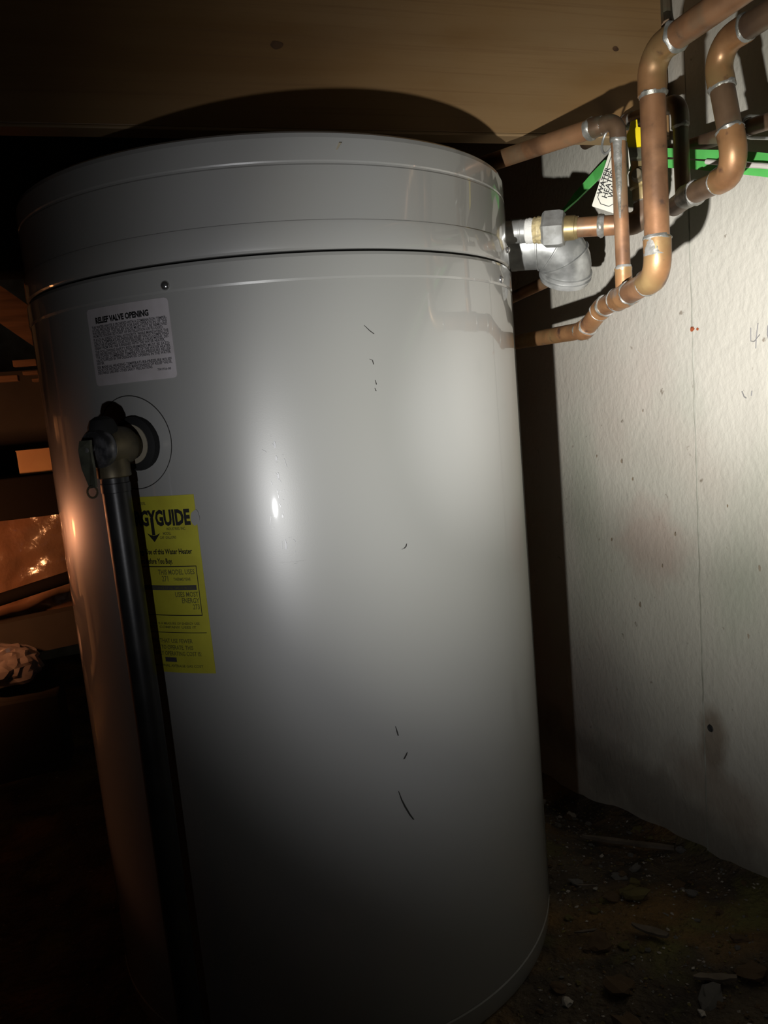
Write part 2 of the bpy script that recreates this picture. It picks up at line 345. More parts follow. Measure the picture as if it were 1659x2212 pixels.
b = BM(); patch(b, 0, 0.05, 0.024, 0.776, 0.2802, math.radians(-31.0), 10, 0.0004); obj('jacket_seam', b, 'enamel', heater)
# screws round the rims
def screw(thd, z, r, s=0.0042):
    n = V((math.cos(math.radians(thd)), math.sin(math.radians(thd)), 0))
    b = BM(); lathe(b, cyl(math.radians(thd), z, r), n, [(-0.002, s), (0.0005, s), (0.0018, s*0.86), (0.0028, s*0.5), (0.0031, s*0.1)], 16)
    o = obj('screw', b, 'chrome', heater)
for t in (-121.2, -44.3, 32.6, 109.5, 160): screw(t, 0.7825, 0.2812)
for t in (-34.5, 60, 150): screw(t, 0.8195, 0.2803, 0.0035)
# round knock-out plate behind the relief valve
VT, VZ = math.radians(-132.8), 0.649
def ring_on(bm, th0, z0, r0, r1, R, n=72, a0=0, a1=2*PI, lift=0.0005):
    prev = None
    for k in range(n+1):
        a = a0+(a1-a0)*k/n
        p = bm.verts.new(cyl(th0+r0*math.cos(a)/TR, z0+r0*math.sin(a), R+lift)); q = bm.verts.new(cyl(th0+r1*math.cos(a)/TR, z0+r1*math.sin(a), R+lift))
        if prev: bm.faces.new((prev[0], p, q, prev[1]))
        prev = (p, q)
b = BM(); ring_on(b, VT, VZ, 0.0425, 0.0433, TR); obj('plate_edge', b, 'scuff', heater)
# dark scuffs and pale scratches
def mark(pts, w, material='scuff'):
    b = BM(); n = len(pts)
    for i in range(n-1):
        w0 = w*(0.3+0.7*math.sin(PI*(i+0.15)/n)); w1 = w*(0.3+0.7*math.sin(PI*(i+1.0)/n))
        (a, z), (c, y) = pts[i], pts[i+1]
        q = [cyl(math.radians(a)-w0/TR/2, z, TR+0.0005), cyl(math.radians(a)+w0/TR/2, z, TR+0.0005), cyl(math.radians(c)+w1/TR/2, y, TR+0.0005), cyl(math.radians(c)-w1/TR/2, y, TR+0.0005)]
        vv = [b.verts.new(p) for p in q]; b.faces.new(vv)
    obj('scuff_mark' if material == 'scuff' else 'scratch_mark', b, material, heater)
mark([(-81.2, .5315), (-81.4, .529), (-81.8, .5275), (-82.3, .527)], 0.0020)
mark([(-87.0, .356), (-86.8, .351), (-86.6, .346)], 0.0012)
mark([(-85.0, .327), (-85.3, .3245), (-85.8, .321)], 0.0022)
mark([(-87.6, .290), (-87.1, .280), (-86.5, .272), (-85.6, .262), (-84.9, .256)], 0.0018)
mark([(-86.0, .735), (-85.0, .730), (-84.2, .727)], 0.0010)
mark([(-85.6, .705), (-85.0, .704), (-84.8, .700)], 0.0008)
mark([(-84.8, .686), (-84.6, .682)], 0.0009); mark([(-85.0, .679), (-84.8, .676)], 0.0008)
mark([(-92.5, .7935), (-92.3, .7905)], 0.0012); mark([(-101, .530), (-103, .5295), (-106, .530)], 0.0008); mark([(-102.8, .528), (-103.4, .5278)], 0.0012)
mark([(-88.2, .884), (-87.4, .890)], 0.0028, 'glue')
random.seed(3)
for k in range(26):
    a = -104.8+random.gauss(0, 1.0); z = 0.602+random.gauss(0, 0.026); da = random.gauss(0, .35); dz = random.gauss(0, .0035)
    mark([(a, z), (a+da/2, z+dz/2+.0004), (a+da, z+dz)], 0.0005, 'scratch')
for (z, h) in ((.640, .006), (.627, .004), (.612, .005), (.574, .003), (.551, .009)):
    mark([(-104.6, z), (-104.55, z-h/2), (-104.6, z-h)], 0.0017, 'scratch')

# ---- lettering helper: text curves -> meshes bent round the jacket
TEXTS = []
def text(body, size, x, y, align='LEFT', bold=0.0, xs=1.0, maxw=None):
    """queue a line of lettering; x,y in label space (metres)"""
    return dict(body=body, size=size, x=x, y=y, align=align, bold=bold, xs=xs, maxw=maxw)
def make_text_meshes(items):
    tmp = []
    for it in items:
        c = bpy.data.curves.new('lettering', 'FONT'); c.body = it['body']; c.size = it['size']; c.align_x = it['align']; c.offset = it['bold']*it['size']
        c.resolution_u = 2
        o = bpy.data.objects.new('lettering', c); COL.objects.link(o); tmp.append(o)
    bpy.context.view_layer.update(); dg = bpy.context.evaluated_depsgraph_get(); out = []
    for it, o in zip(items, tmp):
        me = bpy.data.meshes.new_from_object(o.evaluated_get(dg)); xs = it['xs']
        if it['maxw'] and len(me.vertices):
            wd = max(v.co.x for v in me.vertices)-min(v.co.x for v in me.vertices); xs = it['maxw']/wd
        for v in me.vertices: v.co = V((v.co.x*xs+it['x'], v.co.y+it['y'], 0))
        me.materials.clear(); out.append(me)
    for o in tmp:
        c = o.data; bpy.data.objects.remove(o); bpy.data.curves.remove(c)
    return out
def lettering(items, mapper, material, parent, name='lettering'):
    for it, me in zip(items, make_text_meshes(items)):
        for v in me.vertices: v.co = mapper(v.co.x, v.co.y)
        me.materials.append(M[it.get('mat', material)])
        o = bpy.data.objects.new(name, me); COL.objects.link(o); o.parent = parent; o.matrix_parent_inverse = parent.matrix_world.inverted()

# ---- white relief-valve notice
W0, W1, WZ0, WZ1 = -140.0, -121.15, 0.7035, 0.7730
ww = math.radians(W1-W0)*TR; wh = WZ1-WZ0
b = BM(); patch(b, 0, ww, WZ0, WZ1, TR, math.radians(W0), 14, 0.0004, 0.0035); notice = obj('notice_label', b, 'paper_white', heater)
notice['label'] = 'white printed notice label'
def mapw(u, v, lift=0.0007): return cyl(math.radians(W0)+u/TR, WZ0+v, TR+lift)
its = [text('RELIEF VALVE OPENING', 0.0072, 0.0105, wh-0.0135, bold=0.045, maxw=0.061)]
body = ['THIS WATER HEATER IS PROVIDED WITH A COMBINATION TEMPER-', 'ATURE-PRESSURE RELIEF VALVE. FOR SAFE OPERATION OF THE', 'WATER HEATER, THE RELIEF VALVE MUST NOT BE REMOVED', 'FROM ITS DESIGNATED POINT OF INSTALLATION OR PLUGGED.',
        'IF A LOCAL JURISDICTIONAL AUTHORITY, WHILE MANDATING THE', 'USE OF A TEMPERATURE-PRESSURE RELIEF VALVE COMPLYING', 'WITH THE STANDARD, DOES NOT REQUIRE A VALVE MODEL DIF-', 'FERENT FROM THE ONE FURNISHED WITH THE WATER HEATER,',
        'THE FOLLOWING SAFETY REQUIREMENTS MUST BE SATIS-', 'FIED BEFORE INSTALLATION BY THE USER OF THE WATER HEATER', 'THE LISTED COMBINED TEMPERATURE-PRESSURE RELIEF', 'VALVE SUPPLIED IN THE DESIGNATED OPENING IN THE WATER', 'HEATER.',
        'SEE MANUAL HEADING-TEMPERATURE-PRESSURE RELIEF', 'VALVE FOR INSTALLATION AND MAINTENANCE OF RELIEF VALVE,', 'DISCHARGE LINE AND OTHER SAFETY PRECAUTIONS.']
yy = wh-0.0180
for i, s in enumerate(body):
    it = text(s, 0.0034, 0.0045, yy, bold=0.012, maxw=None if i in (12, 15) else (0.080 if i in (3, 7) else 0.0845), xs=0.78); it['mat'] = 'ink_grey'; its.append(it)
    yy -= 0.00265 if i not in (3, 7, 12) else 0.0030
    if i == 12: yy -= 0.0004
it = text('7001926-08', 0.0028, 0.0735, 0.0075, bold=0.01); it['mat'] = 'ink_grey'; its.append(it)
lettering(its, mapw, 'ink', notice)

# ---- yellow energy label
Y0, Y1, YZ0, YZ1 = -140.2, -120.9, 0.4285, 0.5985
yw = math.radians(Y1-Y0)*TR; yh = YZ1-YZ0
b = BM(); patch(b, 0, yw, YZ0, YZ1, TR, math.radians(Y0), 16, 0.0004); eguide = obj('energy_label', b, 'paper_yellow', heater)
eguide['label'] = 'yellow printed energy label'
def mapy(u, v, lift=0.0007): return cyl(math.radians(Y0)+u/TR, YZ0+v, TR+lift)
R_ = yw
def quad(name, u0, v0, u1, v1, material='ink', parent=eguide, lift=0.0006, mapper=mapy):
    b = BM(); n = max(1, int(abs(u1-u0)/0.008)); prev = None
    for i in range(n+1):
        u = u0+(u1-u0)*i/n; p = b.verts.new(mapper(u, v0, lift)); q = b.verts.new(mapper(u, v1, lift))
        if prev: b.faces.new((prev[0], p, q, prev[1]))
        prev = (p, q)
    return obj(name, b, material, parent)
its = [text('ENERGYGUIDE', 0.0195, 0.0045, yh-0.0270, bold=0.045, maxw=yw-0.011)]
# long tail of the Y turned into an arrow
ux = 0.0470
quad('arrow_shaft', ux-0.0018, yh-0.0365, ux+0.0018, yh-0.020)
b = BM(); tri = [b.verts.new(mapy(*q, 0.0006)) for q in ((ux-0.0075, yh-0.0345), (ux-0.0035, yh-0.0362), (ux, yh-0.0372), (ux+0.0035, yh-0.0362), (ux+0.0075, yh-0.0345), (ux, yh-0.0430))]
b.faces.new(tri); obj('arrow_head', b, 'ink', eguide)
its += [text('Energy Use of this Water Heater', 0.0070, yw-0.0085, yh-0.0545, 'RIGHT', 0.022, 0.70), text('with Others Before You Buy.', 0.0070, yw-0.030, yh-0.0635, 'RIGHT', 0.022, 0.66)]
for (s, sz, x, y, al, mt) in (('MODEL', .0036, yw-0.052, yh-0.0075, 'RIGHT', 'ink_faint'), ('INDUSTRIES, INC.', .0036, yw-0.012, yh-0.0320, 'RIGHT', 'ink_faint'), ('MODEL', .0036, yw-0.028, yh-0.0362, 'RIGHT', 'ink_faint'),
                              ('CAP. GALLONS', .0036, yw-0.023, yh-0.0400, 'RIGHT', 'ink_faint'),
                              ('THIS MODEL USES', .0068, yw-0.0085, yh-0.0740, 'RIGHT', 'ink_faint'), ('271', .0075, yw-0.0365, yh-0.0805, 'RIGHT', 'ink_faint'), ('THERMS/YEAR', .0040, yw-0.0135, yh-0.0800, 'RIGHT', 'ink_faint'),
                              ('USES MOST', .0068, yw-0.0075, yh-0.0955, 'RIGHT', 'ink_faint'), ('ENERGY', .0068, yw-0.0075, yh-0.1015, 'RIGHT', 'ink_faint'), ('273', .0068, yw-0.0075, yh-0.1075, 'RIGHT', 'ink_faint'),
                              ('THERMS PER YEAR IS A MEASURE OF ENERGY USE', .0032, yw-0.010, yh-0.1225, 'RIGHT', 'ink_faint'), ('YOUR UTILITY COMPANY USES IT', .0032, yw-0.014, yh-0.1262, 'RIGHT', 'ink_faint'),
                              ('WATER HEATERS THAT USE FEWER', .0058, yw-0.020, yh-0.1405, 'RIGHT', 'ink_faint'), ('THERMS COST LESS TO OPERATE. THIS', .0058, yw-0.020, yh-0.1470, 'RIGHT', 'ink_faint'), ("MODEL'S YEARLY OPERATING COST IS:", .0058, yw-0.012, yh-0.1530, 'RIGHT', 'ink_faint'),
                              ('BASED ON NATIONAL AVERAGE GAS COST', .0036, yw-0.012, 0.0055, 'RIGHT', 'ink_faint')):
    it = text(s, sz, x, y, al, 0.008, 0.72, maxw=min(yw-0.020, 9) if len(s) > 27 else None); it['mat'] = mt; its.append(it)
lettering(its, mapy, 'ink', eguide)
fw = 0.0007
quad('frame_line', 0.004, yh-0.0660, yw-0.006, yh-0.0668); quad('frame_line', yw-0.0067, yh-0.1130, yw-0.006, yh-0.0660); quad('frame_line', 0.004, yh-0.1130, yw-0.006, yh-0.1138)
quad('scale_bar', 0.004, yh-0.0890, yw-0.0085, yh-0.0845, 'ink_grey'); quad('rule_line', 0.004, yh-0.1300, yw-0.004, yh-0.1306); quad('price_box', yw-0.0530, 0.0105, yw-0.0400, 0.0150, 'ink_grey')
it = text('ENERGY USE RANGE OF ALL SIMILAR MODELS', .0036, yw-0.010, yh-0.0880, 'RIGHT', 0.005, 0.80); it['mat'] = 'ink_faint'
lettering([it], lambda u, v: mapy(u, v, 0.0009), 'ink_faint', eguide)
b = BM(); blobv = []
for k in range(16):
    a = 2*PI*k/16; q = 1+0.3*noise.noise(V((math.cos(a), math.sin(a), 4)))
    blobv.append(b.verts.new(mapy(yw-0.001+0.0045*q*math.cos(a), yh-0.0215+0.007*q*math.sin(a), 0.0009)))
b.faces.new(blobv); obj('torn_patch', b, 'enamel', eguide)

# ================================================================== RELIEF VALVE and its drain pipe
nv = V((math.cos(VT), math.sin(VT), 0)); hv = V((-nv.y, nv.x, 0)); zv = V((0, 0, 1))
P0 = cyl(math.radians(-131.6), 0.648, TR)
rv = thing('relief_valve', 'old brass relief valve with metal lever screwed into the heater side', 'valve', tuple(P0))
b = BM(); lathe(b, P0, nv, [(-0.001, 0.020), (-0.001, 0.0250), (0.005, 0.0245), (0.007, 0.020), (0.007, 0.012)], 32, jitter=0.03); obj('collar', b, 'dark_gap', rv)
b = BM(); lathe(b, P0, nv, [(0.002, 0.0185), (0.0078, 0.0180), (0.0080, 0.0135), (0.004, 0.013)], 28, cap=False); obj('foam_ring', b, 'glue', rv)
b = BM(); lathe(b, P0, nv, [(0.000, 0.0125), (0.016, 0.0125), (0.016, 0.0165), (0.022, 0.0175), (0.040, 0.0175), (0.043, 0.0165), (0.044, 0.015)], 28)
body_ = obj('body', b, 'old_brass', rv)
E_AX = P0 + nv*0.0345
b = BM(); lathe(b, E_AX+zv*0.004, -zv, [(0, 0.0135), (0.018, 0.0140), (0.020, 0.0148), (0.030, 0.0148), (0.031, 0.013)], 28); obj('outlet', b, 'old_brass', rv)
b = BM(); lathe(b, E_AX+nv*0.006+zv*0.008, zv, [(0, 0.0125), (0.010, 0.0125), (0.016, 0.0100), (0.019, 0.005), (0.0195, 0.001)], 24); obj('bonnet', b, 'dark_gap', rv)
b = BM(); lathe(b, P0+nv*0.044, nv, [(0, 0.0168), (0.002, 0.0175), (0.007, 0.0172), (0.010, 0.0150), (0.0118, 0.009), (0.0122, 0.001)], 30); obj('cap', b, 'dull_steel', rv)
Lc = P0+nv*0.060
b = BM(); pr = [(-0.0060, 0.008, 0.0), (0.0060, 0.008, 0.0), (0.0068, 0.000, 0.002), (0.0068, -0.016, 0.001), (0.004, -0.032, -0.001), (-0.003, -0.033, -0.001), (-0.0068, -0.016, 0.001), (-0.0068, 0.0, 0.002)]
f0 = [b.verts.new(Lc+hv*a+zv*c+nv*d) for a, c, d in pr]; f1 = [b.verts.new(Lc+hv*a+zv*c+nv*(d+0.0026)) for a, c, d in pr]
b.faces.new(f0[::-1]); b.faces.new(f1)
for k in range(8): b.faces.new((f0[k], f0[(k+1) % 8], f1[(k+1) % 8], f1[k]))
lever = obj('lever', b, 'lever_paint', rv, smooth=False)
b = BM(); lathe(b, P0+nv*0.054, nv, [(0, 0.0035), (0.0085, 0.0035), (0.0092, 0.002)], 14); obj('stem', b, 'steel', rv)
b = BM(); pts = [Lc+zv*(-0.031)+nv*0.002+V((0.004*math.cos(a), 0, -0.005+0.005*math.sin(a))) for a in [2*PI*k/14 for k in range(14)]]
sweep(b, pts+[pts[0]], 0.0009, 8, cap=False); obj('wire_ring', b, 'old_brass', rv)
DP = E_AX - zv*0.030
dp = thing('drain_pipe', 'black iron drain pipe dropping from the relief valve to the floor', 'pipe', (DP.x, DP.y, 0))
b = BM(); sweep(b, [DP+zv*0.004, (DP.x+.001, DP.y, 0.4), (DP.x, DP.y, 0.2), (DP.x, DP.y, 0.004)], 0.0122, 28); obj('tube', b, 'black_pipe', dp)
b = BM(); lathe(b, (DP.x, DP.y, 0.608), (0, 0, 1), [(0, 0.0122), (0.0004, 0.0128), (0.008, 0.0128), (0.0085, 0.0122)], 28); obj('thread', b, 'black_pipe', dp)

# ================================================================== PIPEWORK
def arc_corner(P, d1, d2, rb, n=9):
    P = V(P); d1 = V(d1).normalized(); d2 = V(d2).normalized(); ang = d1.angle(d2)
    tl = rb*math.tan(ang/2); a = P-d1*tl; n_ = (d2-d1*d1.dot(d2)).normalized(); c = a+n_*rb; out = []
    for k in range(n+1):
        t = ang*k/n; out.append(c - n_*rb*math.cos(t) + d1*rb*math.sin(t))
    return out, tl
def solder(P, d, r, parent, s=1.0, material='solder'):
    b = BM(); d = V(d).normalized()
    lathe(b, V(P)-d*0.003*s, d, [(0, r*0.99), (0.001*s, r*1.05), (0.0025*s, r*1.10), (0.004*s, r*1.06), (0.0055*s, r*0.99)], 26, jitter=0.16); obj('solder_joint', b, material, parent)
def copper_run(parent, pts, r, mat_p='copper', mat_e='copper_bright', sleeve=0.010, bend=1.25, ends=(False, False), fit=1.13):
    pts = [V(p) for p in pts]; n = len(pts); starts = [0]*n; tls = [0]*n
    for i in range(1, n-1):
        d1 = (pts[i]-pts[i-1]).normalized(); d2 = (pts[i+1]-pts[i]).normalized(); rb = 2*r*bend
        arc, tl = arc_corner(pts[i], d1, d2, rb); tls[i] = tl+sleeve
        path = [arc[0]-d1*sleeve]+arc+[arc[-1]+d2*sleeve]
        rad = [r*fit]+[r*(fit-0.02)]*len(arc)+[r*fit]
        b = BM(); sweep(b, path, rad, 24); obj('elbow', b, mat_e, parent)
        solder(path[0], d1, r*1.04, parent); solder(path[-1], d2, r*1.04, parent)
    for i in range(n-1):
        d = (pts[i+1]-pts[i]).normalized(); a = pts[i]+d*(tls[i]-0.004 if tls[i] else 0); c = pts[i+1]-d*(tls[i+1]-0.004 if tls[i+1] else 0)
        if (c-a).dot(d) <= 0.001: continue
        m_ = max(2, int((c-a).length/0.03)); b = BM(); sweep(b, [a+(c-a)*k/m_ for k in range(m_+1)], r, 24); obj('pipe', b, mat_p, parent)

# --- A: main copper line with the small riser teed off it
A = thing('copper_pipe_line', 'copper water line with thick vertical riser in front of concrete wall', 'pipe', (0.46, 0.59, 0.745))
rA = 0.0108
tee = V((0.50, 0.697, 0.7515)); run3 = V((0.522, 0.768, 0.7490)); low = V((0.5335, 0.824, 0.729))
copper_run(A, [(0.452, 0.22, 0.934), (0.460, 0.590, 0.938), (0.460, 0.591, 0.7545), tuple(tee)], rA, bend=0.95, sleeve=0.012)
copper_run(A, [tuple(tee), tuple(run3), tuple(low), (0.600, 1.27, 0.742)], rA*0.97, mat_p='copper_bright', bend=0.6, sleeve=0.008)
dT = (run3-tee).normalized()
b = BM(); lathe(b, tee-dT*0.020, dT, [(0, rA*1.13), (0.018, rA*1.13), (0.020, rA*1.16), (0.022, rA*1.13), (0.042, rA*1.13)], 24); obj('tee', b, 'copper_bright', A)
solder(tee-dT*0.020, dT, rA*1.06, A, 1.2); solder(tee+dT*0.022, dT, rA*1.06, A, 1.2)
rS = 0.0074
b = BM(); lathe(b, tee, (0, 0, 1), [(0.004, rS*1.16), (0.026, rS*1.16), (0.028, rS*1.2)], 22); obj('branch_socket', b, 'copper_bright', A); solder(tee+zv*0.028, zv, rS*1.08, A, 1.1)
copper_run(A, [tuple(tee+zv*0.02), (0.499, 0.695, 0.9225), (0.480, 0.742, 0.9245)], rS, mat_e='copper_dark', sleeve=0.006, bend=0.85)
d = (V((0.449, 0.822, 0.928))-V((0.499, 0.695, 0.9225))).normalized()
b = BM(); lathe(b, V((0.499, 0.695, 0.9225))+d*0.016, d, [(0, rS*1.10), (0.004, 0.0098), (0.014, 0.0104), (0.016, 0.0104)], 22); obj('reducer', b, 'copper_dark', A); solder(V((0.499, 0.695, 0.9225))+d*0.032, d, 0.0101, A, 1.4)
# solder smears run down the risers
def smear(P, ax, r, a0, a1, length, parent):
    d_, u_, v_ = frame(ax); b = BM(); prev = None
    for i in range(15):
        f = i/14; w_ = (a1-a0)/2*(1-f*0.85)*(1+0.25*noise.noise(V((f*9, a0, r*99)))); c_ = (a0+a1)/2; row = []
        for k in range(7):
            a = c_-w_+2*w_*k/6; row.append(b.verts.new(V(P)+d_*length*f+(u_*math.cos(a)+v_*math.sin(a))*(r*(1.0+0.03*math.sin(PI*k/6)+0.004))))
        if prev:
            for k in range(6): b.faces.new((prev[k], prev[k+1], row[k+1], row[k]))
        prev = row
    obj('solder_smear', b, 'solder', parent)
smear((0.460, 0.591, 0.897), (0, 0, -1), rA, -1.35, -0.55, 0.045, A)
smear((0.499, 0.695, 0.902), (0, 0, -1), rS, 0.1, 1.5, 0.075, A)
smear((0.460, 0.591, 0.772), (0, 0, 1), rA*1.1, 1.0, 3.0, 0.016, A)
b = BM(); s0 = V((0.499, 0.695, 0.9225))+d*0.030; sweep(b, [s0+d*0.03*k for k in range(13)], 0.0098, 24); obj('pipe', b, 'copper', A)
# hook strap carrying the main line
b = BM(); sweep(b, [(0.489, 0.606, 1.10), (0.488, 0.604, 1.01), (0.482, 0.596, 0.972), (0.470, 0.580, 0.956)], [0.0045, 0.0045, 0.005, 0.0055], 10); obj('pipe_hook', b, 'copper_dark', A)

# --- B: second loop on the right
B = thing('copper_pipe_loop', 'copper pipe loop with leaning drop and greened elbows at right edge', 'pipe', (0.53, 0.57, 0.836))
rB = 0.0104
copper_run(B, [(0.527, 0.24, 0.945), (0.530, 0.594, 0.948), (0.530, 0.570, 0.8360), (0.5615, 0.668, 0.8435)], rB, mat_p='copper_dark', mat_e='copper_bright', bend=0.95, sleeve=0.012)
copper_run(B, [(0.5600, 0.663, 0.8430), (0.594, 0.732, 0.848)], rB*0.98, mat_p='copper_dark')
dB = (V((0.600, 0.79, 0.852))-V((0.5615, 0.668, 0.8435))).normalized()
b = BM(); lathe(b, V((0.5615, 0.668, 0.8435))-dB*0.012, dB, [(0, rB*1.12), (0.022, rB*1.14), (0.026, rB*1.05)], 24); obj('coupling', b, 'solder', B)
solder(V((0.5615, 0.668, 0.8435))-dB*0.012, dB, rB*1.06, B, 1.3)
e0 = V((0.586, 0.708, 0.846))
copper_run(B, [tuple(e0), (0.586, 0.709, 0.9475), (0.606, 0.82, 0.968), (0.630, 0.95, 0.985)], 0.0080, mat_p='copper_dark', mat_e='copper_dark', bend=1.2, sleeve=0.008)

# --- D: pipe hugging the wall behind the loop
D_ = thing('copper_wall_pipe', 'dark tarnished copper pipe running along the wall behind the loop', 'pipe', (0.63, 0.65, 0.895))
D0, D1 = V((0.635, 0.25, 0.862)), V((0.635, 0.785, 0.9215))
b = BM(); sweep(b, [D0+(D1-D0)*k/20 for k in range(21)], 0.0082, 22); obj('pipe', b, 'copper_dark', D_)
for y in (0.44, 0.665):
    c = D0+(D1-D0)*((y-0.25)/0.535); b = BM()
    pts = [c+V((0.0105*math.cos(a), 0, 0.0105*math.sin(a))) for a in [PI*0.5+PI*t/10 for t in range(11)]]
    pts = [V((XW-0.001, y, c.z+0.0105))]+pts+[V((XW-0.001, y, c.z-0.0105))]
    sweep(b, pts, 0.0016, 8); obj('pipe_clip', b, 'steel', D_)

# --- C: cold inlet with union, elbow and ball valve
Cc = thing('inlet_assembly', 'water heater inlet with hex union nut, copper stub and shutoff valve', 'pipe fitting', (0.50, 0.82, 0.85))
n0 = V((0.4555, 0.8565, 0.8515)); n1 = V((0.5340, 0.7930, 0.8425)); dC = (n1-n0).normalized(); Lc_ = (n1-n0).length
def on(t): return n0+dC*t
b = BM(); lathe(b, on(-0.03), dC, [(0, 0.0133), (0.0445, 0.0133), (0.045, 0.0137), (0.0465, 0.0137), (0.047, 0.0133), (0.060, 0.0133)], 28); obj('nipple', b, 'steel', Cc)
b = BM(); lathe(b, on(0.0215), dC, [(0, 0.0133), (0.001, 0.0143), (0.003, 0.0140), (0.005, 0.0146), (0.0085, 0.0142), (0.0105, 0.0146)], 28, jitter=0.05); obj('thread_tape', b, 'thread_tape', Cc)
b = BM(); lathe(b, on(0.030), dC, [(0, 0.0140), (0.002, 0.0152), (0.004, 0.0142), (0.006, 0.0156), (0.009, 0.0150), (0.012, 0.0165), (0.0145, 0.0165)], 28, jitter=0.04); obj('sealed_thread', b, 'dope', Cc)
b = BM(); lathe(b, on(0.0405), dC, [(0, 0.0165), (0.0015, 0.0195), (0.004, 0.0218), (0.021, 0.0222), (0.0255, 0.0205), (0.027, 0.0150)], 6); nut = obj('union_nut', b, 'steel', Cc, sharp=20)
b = BM(); lathe(b, on(0.066), dC, [(0, 0.0142), (0.0125, 0.0138), (0.013, 0.0128), (0.016, 0.0126)], 26); obj('tailpiece', b, 'brass', Cc)
e1 = V((0.5760, 0.7600, 0.8375))
copper_run(Cc, [tuple(on(0.080)), tuple(e1), (0.577, 0.7595, 0.862)], 0.0112, mat_e='copper_dark', bend=0.7, sleeve=0.006)
solder(on(0.108), dC, 0.0118, Cc, 1.4)
b = BM(); lathe(b, (0.577, 0.7595, 0.862), (0, 0, 1), [(0, 0.0125), (0.004, 0.0135), (0.012, 0.0135), (0.014, 0.016), (0.030, 0.0165), (0.034, 0.014), (0.044, 0.0135), (0.048, 0.012)], 22); vb = obj('valve_body', b, 'brass', Cc)
b = BM(); lathe(b, (0.572, 0.757, 0.886), V((-0.75, -0.6, 0)), [(0, 0.008), (0.014, 0.008), (0.016, 0.006), (0.022, 0.005)], 16); obj('valve_stem', b, 'old_brass', Cc)
copper_run(Cc, [(0.577, 0.7595, 0.908), (0.577, 0.7595, 0.938)], 0.0092, mat_p='copper_dark')
# yellow lever handle folded upright
hb = BM(); hd = V((0.90, -0.42, 0)).normalized(); ho = V((0.5535, 0.7465, 0.912)); hn = V((-0.42, -0.90, 0)).normalized()
prof = [(-0.006, 0.0), (0.014, 0.001), (0.0145, 0.0135), (0.017, 0.017), (0.0165, 0.022), (0.012, 0.0225), (0.010, 0.0195), (0.006, 0.021), (0.0055, 0.0285), (-0.001, 0.0275), (-0.003, 0.019), (-0.0065, 0.0135), (-0.0065, 0.008)]
f0 = [hb.verts.new(ho+hd*a+zv*c) for a, c in prof]; f1 = [hb.verts.new(ho+hd*a+zv*c+hn*0.003) for a, c in prof]
hb.faces.new(f0[::-1]); hb.faces.new(f1)
for k in range(len(prof)): hb.faces.new((f0[k], f0[(k+1) % len(prof)], f1[(k+1) % len(prof)], f1[k]))
obj('valve_handle', hb, 'yellow_pvc', Cc, smooth=False)
b = BM(); box(b, (0.540, 0.742, 0.901), (0.572, 0.752, 0.9125), 0.001); obj('handle_arm', b, 'lever_paint', Cc, smooth=False)

# --- galvanised vent elbow
F = thing('vent_elbow', 'galvanised sheet metal vent elbow leaving the heater below the union', 'vent pipe', (0.52, 0.9, 0.83))
f0_ = V((0.462, 0.936, 0.850)); fd = V((0.80, -0.595, -0.07)).normalized(); rF = 0.0315
def ring(P, d, r, h=0.0028, name='seam_ring'):
    b = BM(); lathe(b, V(P)-V(d)*h/2, d, [(0, r*0.995), (h*0.2, r*1.06), (h*0.8, r*1.06), (h, r*0.995)], 40, cap=False); obj(name, b, 'galvanised', F)
b = BM(); lathe(b, f0_, fd, [(0, rF*0.96), (0.034, rF*0.96)], 40, cap=False); obj('collar', b, 'galvanised', F)
b = BM(); lathe(b, f0_+fd*0.036, fd, [(0, rF*1.01), (0.006, rF*1.01), (0.007, rF), (0.036, rF)], 40, cap=False); obj('duct_section', b, 'galvanised', F)
b = BM(); lathe(b, f0_+fd*0.0335, fd, [(0, rF*0.965), (0.0005, rF*1.0), (0.0030, rF*1.0)], 40, cap=False); obj('joint_gap', b, 'dark_gap', F)
fe = V((0.12, 0.58, -0.80)).normalized(); axisR = fd.cross(fe).normalized(); ang = fd.angle(fe)
cur = f0_+fd*0.070; dcur = fd.copy(); ng = 3
for g in range(ng):
    q = Matrix.Rotation(ang/ng, 3, axisR); dn = q @ dcur
    inn = (dn - dcur*dcur.dot(dn)).normalized(); piv = cur+inn*rF*1.04
    b = BM(); rings = []; d_, u_, v_ = frame(dcur)
    for s_ in range(4):
        qq = Matrix.Rotation(ang/ng*s_/3, 3, axisR)
        rings.append([b.verts.new(piv + qq @ (cur + (u_*math.cos(2*PI*k/40)+v_*math.sin(2*PI*k/40))*rF - piv)) for k in range(40)])
    for s_ in range(3):
        for k in range(40): b.faces.new((rings[s_][k], rings[s_][(k+1) % 40], rings[s_+1][(k+1) % 40], rings[s_+1][k]))
    obj('gore', b, 'galvanised', F); ring(cur, dcur, rF)
    cur = piv + q @ (cur-piv); dcur = dn
ring(cur, dcur, rF, 0.004); ring(cur+dcur*0.006, dcur, rF, 0.003)
b = BM(); lathe(b, cur, dcur, [(0, rF*1.0), (0.012, rF*0.99), (0.0125, rF*0.90)], 40, cap=False); obj('end_ring', b, 'galvanised', F)
b = BM(); lathe(b, cur-dcur*0.002, dcur, [(0, rF*0.9), (0.0005, rF*0.9)], 30); obj('throat', b, 'dark_gap', F)
# reddish branch in the shade behind the vent
Rr = thing('red_pipe', 'dark reddish pipe in shadow behind the heater under the vent elbow', 'pipe', (0.56, 1.0, 0.80))
b = BM(); sweep(b, [V((0.592, 0.925, 0.8195))+(V((0.600, 1.35, 0.795))-V((0.592, 0.925, 0.8195)))*k/8 for k in range(9)], 0.0085, 20); obj('pipe', b, 'copper', Rr)

